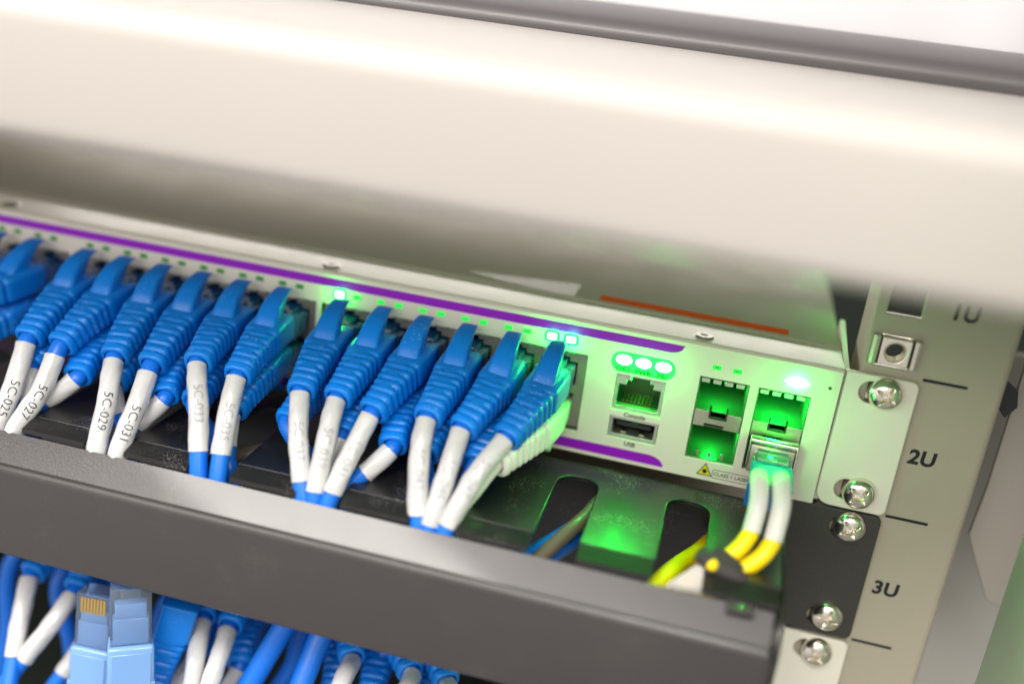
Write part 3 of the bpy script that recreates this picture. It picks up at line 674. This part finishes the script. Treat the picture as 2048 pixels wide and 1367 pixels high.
def patch_cord(label, px, pz, pts, mats=('boot', 'jacket', 'plug'), flip=1, end=None, droop=-6, bx=0.0, lab=(2.2, 27), txt=None, oz=0.0, group='blue patch cords plugged into the upper switch', tat=None, adv=1.0, jit=0.0, name='patch_cord', haslab=True, cat='patch cord', inkm='ink'):
    """px, pz: the port; bx, droop: where the boot's mouth ends relative to the port axis; pts: further points of the cable"""
    t = thing(name, label, cat, (px, -1, pz), group)
    inv = Matrix.Translation(-Vector((px, -1, pz)) * S)
    L = 37.5; tw = BR.uniform(-0.10, 0.10); seat = BR.uniform(-0.7, 0.5)
    def bend(s, x, z):
        kt = tw * max(0, min(1, (s - 6) / 26)); x, z = x * math.cos(kt) - z * math.sin(kt), x * math.sin(kt) + z * math.cos(kt)
        k = max(0, s - 10) / (L - 10); kk = k ** 1.6
        dk = 1.6 * k ** 0.6 / (L - 10) if k > 0 else 0
        dirv = Vector((bx * dk, -1, droop * dk)).normalized()
        side = Vector((1, 0, 0)) - dirv * dirv.x; side.normalize(); upv = dirv.cross(side)
        c = Vector((px + bx * kk, -1 - s - seat, pz + droop * kk))
        return c + side * x + upv * z
    def add(o): o.parent = t; o.matrix_parent_inverse = Matrix.Identity(4); o.location = -Vector((px, -1, pz)) * S; return o
    bm = boot_mesh(bend, flip=flip)
    fin_bm(bm, bend, flip)
    bmesh.ops.recalc_face_normals(bm, faces=bm.faces)
    o = from_bm('boot', bm, M[mats[0]], None, True); o.data.set_sharp_from_angle(angle=math.radians(48)); add(o)
    bm = bmesh.new(); bmbox(bm, px - 5.6, px + 5.6, -10.5, 7, pz - 3.9, pz + 3.0, 0.35, 2)
    a, b = sorted((pz + flip * 3.3, pz + flip * 4.2)); bmbox(bm, px - 2.9, px + 2.9, -9, 4, a, b, 0.2, 1)
    bmbox(bm, px - 5.75, px + 5.75, -10.0, -6.5, pz - 4.2, pz + 4.2, 0.5, 2)
    o = from_bm('plug', bm, M[mats[2]], None, False); autosmooth(o, 40); add(o)
    e0 = bend(L - 3, 0, 0); e1 = bend(L + 0.5, 0, 0)
    path = catmull([e0, e1] + [Vector(p) for p in pts], 0.9)
    o = tube('cable', path, 2.62, M[mats[1]], None, 22, cap=True); add(o)
    if haslab:
        rnd = random.random() * 6
        lp = sub(path, 3.2 + lab[0], 3.2 + lab[0] + lab[1])
        o = tube('label_sleeve', lp, 2.88, M['label'], None, 44, cap=True, rfa=lambda i, a: 1 + 0.022 * math.sin(3 * a + 0.35 * i + rnd) + 0.018 * math.sin(0.8 * i + rnd) + (0.045 if (a - rnd) % (2 * PI) < 2.2 else 0.0) + 0.02 * math.sin(5 * a - 0.9 * i + rnd) * math.sin(0.23 * i + rnd)); add(o)
        if txt:
            q = wrap_text(txt, path, 3.2 + lab[0] + (tat or lab[1] * 0.6), 3.08, 3.75, M[inkm], None, True, jit, adv); add(q)
            q.parent = o; q.location = (0, 0, 0)
    return t
# where the camera sees a picture point on the plane y=const (used once, to read the cords' courses off the photo)
def at(u, v, y):
    d = right * ((u - 1024) / 2055.585) + fwd - up * ((v - 683.5) / 2055.585)
    return CAM + d * ((y - CAM.y) / d.y)
cols = PORTC[0]; cols1 = PORTC[1]
# port column, boot mouth, course of the cable (three readings), label (start, length), text
TOP = [
 (cols1[0], (57, 690), (28, 770), (-8, 862), (2.0, 34), '5C-025', 'outermost readable cord left of 5C-027, labelled 5C-025', 17.5),
 (cols1[1], (121, 722), (80, 785), (30, 862), (3.8, 34), '5C-027', 'blue patch cord with white sleeve labelled 5C-027', 15.0),
 (cols1[2], (229, 720), (214, 800), (193, 900), (1.0, 34), '5C-029', 'blue patch cord with white sleeve labelled 5C-029', 16.8),
 (cols1[3], (302, 738), (272, 815), (236, 910), (3.0, 34), '5C-031', 'blue patch cord with white sleeve labelled 5C-031', 16.0),
 (cols1[4], (396, 728), (397, 820), (397, 945), (0.6, 26.5), '5C-033', 'blue patch cord with faint 5C-033 sleeve, next left of 5C-035', 13.0),
 (cols1[5], (473, 755), (452, 850), (436, 957), (0.6, 24), '5C-035', 'blue patch cord with 5C-035 sleeve at the gap between port blocks', 14),
 (cols[0], (602, 785), (597, 880), (606, 1000), (0.4, 27), '5C-037', 'blue patch cord under the single lit port light, sleeve 5C-037', 15),
 (cols[1], (672, 800), (650, 890), (628, 1005), (0.6, 28), '5C-039', 'blue patch cord second from the gap, sleeve half behind its right neighbour', 15),
 (cols[2], (745, 825), (700, 910), (655, 1012), (1.0, 25), '5C-041', 'blue patch cord third from the gap, sleeve crossing over its left neighbour', 14),
 (cols[3], (854, 838), (838, 930), (836, 1060), (0.4, 28), '5C-043', 'blue patch cord with upright sleeve, leftmost of the three right-hand cords', 15),
 (cols[4], (922, 862), (893, 950), (858, 1060), (0.8, 28), '5C-045', 'blue patch cord second from the right end, sleeve ending behind its neighbour', 15),
 (cols[5], (1010, 880), (950, 955), (890, 1066), (0.8, 29), '5C-047', 'rightmost blue patch cord, green lit side, below the pair of lit lights', 14),
]
for i, (px, mouth, mid, low, lab, txt, label, tat) in enumerate(TOP):
    e = at(mouth[0], mouth[1], -38.5)
    g = at(mid[0], mid[1], -48); l = at(low[0], low[1], -55.2)
    tail = [(l.x + 1, -56, l.z - 9), (l.x - 5, -54, l.z - 17), (l.x - 22, -50 + 2 * (i % 3), -34 - 1.5 * (i % 3)), (l.x - 70, -50 + 3 * (i % 4), -36)]
    patch_cord(label, px, ZT, [g, l] + tail, bx=e.x - px, droop=max(-9.5, min(-4.5, e.z - ZT)), lab=lab, txt=txt, tat=tat, adv=0.96, inkm='ink' if i < 4 else 'inkfaded')
# group 0, at the left edge
for px, dx, lbl in ((PORTC[2][5], -4, 'blue patch cord cut by the left edge, first of the far port block'), (PORTC[2][4], -6, 'blue patch cord at the far left edge, only its fin tip in view')):
    patch_cord(lbl, px, ZT, [(px + dx * 2, -50, 4), (px + dx * 2.5, -55, -10), (px + dx * 3, -54, -30), (px - 60, -48, -36)], bx=dx - 8, droop=-6.5)
# lower row of the upper switch
LOW = [(PORTC[2][5], -9), (cols1[0], 2), (cols1[1], 4), (cols1[2], 2), (cols1[3], 6), (cols1[4], 2), (cols1[5], 0), (cols[0], -2), (cols[1], 1), (cols[2], 3), (cols[3], -1), (cols[4], 0)]
where = ['far left block', '5C-025', '5C-027', '5C-029', '5C-031', '5C-033', '5C-035', '5C-037', '5C-039', '5C-041', '5C-043', '5C-045']
for i, (px, bx) in enumerate(LOW):
    e = Vector((px + bx, -38.5, 7))
    sl = -36 - 33.5 * round((-36 - px) / 33.5)
    if i in (5, 6): sl = -170.0
    if i in (7, 8, 9): sl = -136.5
    if i in (10, 11): sl = -103.0
    a0 = px + bx; ex = sl + (2.5 if i % 2 else -2.5) + (3 if i == 6 else 0)
    pts = [(a0 + (ex - a0) * 0.35, -42.5, 1.5), (a0 + (ex - a0) * 0.8, -46.0, -4), (ex, -47.5, -10), (ex, -48, -18), (ex - 8, -47, -28), (ex - 50, -44 + 2 * (i % 3), -38)]
    patch_cord('lower row blue patch cord beneath %s' % (where[i] if i == 0 else 'the cord labelled ' + where[i]), px, ZB, pts, flip=-1, bx=bx, droop=-7.5, lab=(1.0, 11), haslab=(i in (1, 2, 3, 4, 6, 8, 9)))
# ivory cord in the last lower port
patch_cord('ivory white patch cord under the rightmost blue cord, lit green', cols[5] + 0.2, ZB - 0.6, [(-95.5, -44, 2.5), (-99, -48, -4), (-101, -50, -14), (-112, -50, -28), (-140, -44, -38)], mats=('paleplug', 'paleplug', 'paleplug'), flip=-1, bx=-8.5, droop=-5.0, haslab=False, group='lone ivory cord')

# cords of the lower switch, seen under the tray
Z2 = -88.9; g2 = 'blue patch cords plugged into the lower switch'
LO2 = [
 (cols1[0], (62, 1148), (40, 1240), (25, 1330), 'lower cord at the left edge, thin white flag along its cable'),
 (cols1[1], (152, 1178), (100, 1250), (20, 1352), 'lower cord with a plain white sleeve slanting left, under the tray'),
 (cols1[4], (405, 1235), (395, 1300), (385, 1367), 'lower cord with a white sleeve, right of the loose clear plugs'),
 (cols1[5], (458, 1252), (440, 1310), (420, 1367), 'lower cord with glossy half white sleeve, left of the two smooth cables'),
 (cols[1], (705, 1315), (690, 1350), (670, 1400), 'lower cord right of the two smooth cables, short white sleeve in view'),
 (cols[2], (822, 1345), (810, 1390), (800, 1440), 'lower cord second from the right, only its mouth above the frame edge'),
 (cols[3], (893, 1366), (885, 1400), (880, 1450), 'rightmost lower cord, mouth just touching the bottom of the frame'),
]
for i, (px, mouth, mid, low, label) in enumerate(LO2):
    e = at(mouth[0], mouth[1], -38.5); g = at(mid[0], mid[1], -50); l = at(low[0], low[1], -58)
    d = (l - g)
    patch_cord(label, px, ZT + Z2, [g, l, l + d, l + d * 2.2], bx=e.x - px, droop=max(-9.5, min(-3.5, e.z - ZT - Z2)), lab=(2.0, 26), group=g2)
for k, (px, bx) in enumerate(((cols1[1] + 0.0, 8), (cols1[4], 4), (cols1[5], 6), (cols[1], 5), (cols[2], 3), (cols[3], 3))):
    patch_cord('lower row cord of the lower switch behind %s' % ['the slanting sleeve', 'the sleeve right of the clear plugs', 'the glossy half white sleeve', 'the cord right of the smooth cables', 'the second cord from the right', 'the rightmost lower cord'][k],
               px, ZB + Z2, [(px + bx - 3, -46, ZB + Z2 - 18), (px + bx - 10, -54, ZB + Z2 - 32), (px + bx - 25, -60, ZB + Z2 - 60)], flip=-1, bx=bx, droop=-8, lab=(1.5, 18), group=g2)
# two smooth blue cables
for k, (a, b, lb) in enumerate((((575, 1240), (480, 1400), 'thick smooth blue cable slanting down, left of a similar one'), ((645, 1262), (590, 1400), 'smooth blue cable slanting down, right of a similar one'))):
    p = at(a[0], a[1], -40); q = at(b[0], b[1], -52)
    o = tube('network_cable', catmull([(p.x + 14, -14, p.z + 22), (p.x + 4, -34, p.z + 10), p, q, q + (q - p)], 1.5), 3.6, M['jacket'], None, 24)
    tag(o, lb, 'cable', 'smooth blue cables under the tray')
for k, (u, v, u2, v2, yy) in enumerate(((330, 1210, 300, 1400, -26), (120, 1160, 150, 1400, -22), (520, 1230, 470, 1400, -22), (770, 1300, 730, 1420, -24), (25, 1120, -10, 1400, -20), (610, 1250, 540, 1400, -30))):
    p = at(u, v, yy); q = at(u2, v2, yy - 8)
    o = tube('network_cable', catmull([(p.x + 10, yy + 16, p.z + 14), p, (p + q) / 2 + Vector((1.5, 0, 0)), q, q + (q - p)], 1.5), 2.9, M['jacket'], None, 22)
    tag(o, ['smooth blue cable deep behind the mid blue boot under the tray', 'smooth blue cable behind the slanting white sleeve and clear plugs', 'smooth blue cable behind the glossy half white sleeve', 'smooth blue cable between the two right-hand lower cords', 'smooth blue cable at the very left edge under the tray', 'dark blue cable partly behind the thick slanting one'][k], 'cable', 'smooth blue cables under the tray')
# cables lying in the tray, seen through the slots
o = tube('network_cable', catmull([(-100, -52, -30), (-84, -50, -20), (-72, -40, -13), (-66, -24, -14), (-60, -8, -18), (-50, -6, -28)], 1.5), 4.0, M['jacket'], None, 24)
tag(o, 'blue cable under the slotted tray, seen through the slot below the USB port', 'cable')
o = tube('network_cable', catmull([(-93, -58, -30), (-79, -55, -16), (-69, -40, -8), (-64.5, -28, -6.5), (-62, -14, -8), (-60, -4.5, -18)], 1.5), 2.2, M['tan'], None, 24)
tag(o, 'grey brown cable curving inside the tray slot below the USB port', 'cable')
o = tube('network_cable', catmull([(-197, -40, -30), (-180, -35, -14), (-160, -25, -9), (-140, -12, -12)], 1.5), 3.2, M['tan'], None, 24)
tag(o, 'grey cable lying in the tray slot left of the middle cords', 'cable')

# loose clear plugs hanging under the tray
def loose_plug(label, p0, p1, w0, boot, plugm, roll=0.0, contacts=True):
    """p0 top of the plug, p1 bottom of the boot (points); plug faces the camera"""
    p0 = Vector(p0); p1 = Vector(p1); ax = (p1 - p0).normalized(); L = (p1 - p0).length
    n = (CAM - p0); n = (n - ax * n.dot(ax)).normalized(); n = Matrix.Rotation(roll, 3, ax) @ n; sd = ax.cross(n)
    if sd.x < 0: sd = -sd
    t = thing('loose_patch_cord', label, 'patch cord', p0, 'unplugged cords hanging under the tray')
    def place(bm):
        for v in bm.verts:
            x, y, z = v.co; v.co = sd * x - ax * z + n * (-y)   # local: x side, -y to camera, z up
        bmesh.ops.recalc_face_normals(bm, faces=bm.faces); return bm
    bm = bmesh.new(); bmbox(bm, -5.85, 5.85, -3.4, 4.1, -20, 0, 0.4, 2); bmbox(bm, -2.6, 2.6, 4.9, 5.7, -19, -3, 0.3, 1)
    autosmooth(from_bm('plug', place(bm), plugm, t), 40)
    bm = bmesh.new(); bmbox(bm, -5.0, 5.0, -2.9, 3.3, -17.9, -9.5, 0.5, 2); bmbox(bm, -4.4, 4.4, -2.2, 2.8, -9.6, -5.0, 0.4, 2)
    autosmooth(from_bm('wire_holder', place(bm), boot, t), 40)
    if contacts:
        bm = bmesh.new()
        for k in range(8): bmbox(bm, -4.1 + 1.05 * k, -3.45 + 1.05 * k, -3.55, -2.6, -6.2, -1.2)
        from_bm('contacts', place(bm), M['gold'], t)
    bm = bmesh.new(); bmbox(bm, -6.6, 6.6, -4.8, 4.8, -38, -18.0, 1.0, 3); bmbox(bm, -5.6, 5.6, -5.1, -4.7, -34, -20, 0.15, 1); bmbox(bm, -6.9, 6.9, -5.0, 5.0, -31.5, -29.5, 0.5, 2)
    for k in range(6): q = 1 - 0.05 * k; bmbox(bm, -6.2 * q, 6.2 * q, -4.8 * q, 4.8 * q, -42 - 4 * k, -38.9 - 4 * k, 0.9, 2)
    bmbox(bm, -4.2, 4.2, -3.4, 3.4, -62, -38, 0.6, 2)
    autosmooth(from_bm('boot', place(bm), boot, t), 40)
    c = [Vector((0, 0, 0)), ax * 66, ax * 90 + Vector((-8, 4, -4))]
    return t
loose_plug('loose clear blue plug with pale boot, its flat back to the viewer, unplugged', at(262, 1168, -62), at(262, 1367, -66), 0, M['paleblue'], M['clear'], contacts=False)
loose_plug('loose clear plug showing its gold contacts, left of the other one', at(200, 1180, -54), at(190, 1367, -58), 0, M['paleblue'], M['clear'], 0.5)
# dark-blue loose boot right of them
t = thing('loose_patch_cord', 'mid blue boot hanging upside right of the two clear plugs', 'patch cord', at(360, 1200, -48), 'unplugged cords hanging under the tray')
p0 = at(372, 1180, -46); p1 = at(308, 1380, -52); ax = (p1 - p0).normalized()
n = (CAM - p0); n = (n - ax * n.dot(ax)).normalized(); sd = ax.cross(n)
def bend_l(s, x, z): return p0 + ax * (s - 4) + sd * x + n * z
bm = boot_mesh(bend_l); bmesh.ops.recalc_face_normals(bm, faces=bm.faces)
o = from_bm('boot', bm, M['boot'], None, True); o.data.set_sharp_from_angle(angle=math.radians(48)); o.parent = t; o.location = -t.location

# ------------------------------------------------------------------ fibre module and cord
sfpm = thing('sfp_module', 'silver plug-in optical module with wire bail in the right cage', 'optical module', (-15, -1, 13))
O = (-15, -1, 13); a, b = -21.6, -8.5
boxes('module_body', [(a, b, -5.5, 30, 8.2, 16.9, 0.25, 2)], M['zinc'], sfpm, off=O)
bm = bmesh.new(); bmesh.ops.create_cone(bm, cap_ends=True, segments=24, radius1=1.35, radius2=1.35, depth=b - a + 0.6, matrix=Matrix.Translation((-15.05, -4.6, 18.2)) @ Matrix.Rotation(PI / 2, 4, 'Y'))
autosmooth(from_bm('bail_bar', bm, M['steel'], sfpm, True, O), 50)
boxes('bail_arm', [(a - 0.5, a - 0.05, -6.5, -3.4, 9.5, 19.2, 0.1, 1), (b + 0.05, b + 0.5, -6.5, -3.4, 9.5, 19.2, 0.1, 1)], M['steel'], sfpm, off=O)
boxes('module_mouth', [(a + 1.0, b - 1.0, -12.5, -5.4, 9.4, 15.6, 0.5, 2), (a + 2.0, b - 2.0, -13.5, -5.2, 15.61, 16.6, 0.3, 2)], M['clear'], sfpm, off=O)
glow('added_cabinet_glow', (5.0, 45, 60), 0.004, 4)  # added point light for a green glow inside the cabinet
fc_ = thing('fibre_patch_cord', 'duplex fibre cord with blue clip, white boots and yellow jackets', 'fibre cord', (-15, -16, 12))
def addf(o): o.parent = fc_; o.location = -Vector((-15, -16, 12)) * S; return o
def quad(name, pts8, material, bev=0.5):
    bm = bmesh.new(); vs = [bm.verts.new(p) for p in pts8]
    for f in ((0, 1, 2, 3), (7, 6, 5, 4), (0, 4, 5, 1), (1, 5, 6, 2), (2, 6, 7, 3), (3, 7, 4, 0)): bm.faces.new([vs[i] for i in f])
    bmesh.ops.recalc_face_normals(bm, faces=bm.faces)
    bmesh.ops.bevel(bm, geom=bm.edges[:], offset=bev, segments=2, affect='EDGES')
    o = from_bm(name, bm, material); autosmooth(o, 40); return o
x0, x1 = -21.4, -8.6
addf(quad('connector_clip', [(x0 + .6, -12.6, 8.2), (x1 - .6, -12.6, 8.2), (x1 - .6, -12.6, 15.6), (x0 + .6, -12.6, 15.6), (x0, -22.5, 4.6), (x1, -22.5, 4.6), (x1, -22.5, 12.6), (x0, -22.5, 12.6)], M['lcblue']))
W1 = catmull([(-18.1, -19, 10.5), at(1519, 955, -26), at(1517, 1005, -33), at(1502, 1064, -38)], 0.7)
W2 = catmull([(-11.7, -19, 10.5), at(1562, 960, -26), at(1563, 1010, -34), at(1546, 1082, -40)], 0.7)
Y1 = [W1[-1], at(1482, 1092, -41), at(1452, 1118, -43), at(1425, 1140, -45), at(1385, 1175, -47), at(1330, 1215, -50)]
Y2 = [W2[-1], at(1524, 1112, -43), at(1488, 1138, -45), at(1455, 1158, -46), at(1410, 1190, -49), at(1350, 1235, -52)]
for W in (W1, W2):
    o = addf(tube('connector_boot', W, 2.95, M['fibreboot'], None, 24, rf=lambda t: 2.75 - 0.25 * t))
for Y in (Y1, Y2):
    addf(tube('yellow_jacket', catmull(Y, 0.8), 2.35, M['yellow'], None, 24))
# strap, tag, second yellow strand
o = tube('cable_tie', catmull([at(1475, 1150, -47), at(1448, 1128, -46), at(1422, 1108, -45)], 0.8), 3.2, M['velcro'], None, 24, rfa=lambda i, a: 1 + 0.10 * math.sin(2 * a))
tag(o, 'black fabric strap wrapped round the yellow fibre cords', 'cable tie')
o = tube('cable_tie', catmull([at(1400, 1105, -50), at(1425, 1128, -50), at(1470, 1150, -50), at(1495, 1172, -49)], 0.8), 2.2, M['velcro'], None, 20)
tag(o, 'free black end of the strap near the front cover of the tray', 'cable tie')
p = at(1424, 1128, -51)
bm = bmesh.new(); bmesh.ops.create_uvsphere(bm, u_segments=20, v_segments=12, radius=1)
for v in bm.verts: v.co = p + Vector((v.co.x * 1.8, v.co.y * 2.0, v.co.z * 1.7))
o = from_bm('fibre_cable_loop', bm, M['yellow'], None, True); tag(o, 'small yellow fibre loop poking out of the black strap', 'fibre cord')
o = tube('fibre_cable', catmull([at(1420, 1085, -8), at(1392, 1108, -18), at(1362, 1128, -28), at(1335, 1150, -40), at(1300, 1185, -50)], 0.8), 2.9, M['yellow'], None, 24)
tag(o, 'yellow fibre pair coming up through the right tray slot', 'fibre cord')
tg = quad('cord_tag', [at(1402, 1122, -50), at(1448, 1150, -50), at(1432, 1192, -55), at(1325, 1172, -55), at(1402, 1122, -46), at(1448, 1150, -46), at(1432, 1192, -51), at(1325, 1172, -51)], M['tagwhite'], 0.9)
tag(tg, 'white wedge shaped cord tag lying behind the front cover below the fibre cord', 'cord tag')
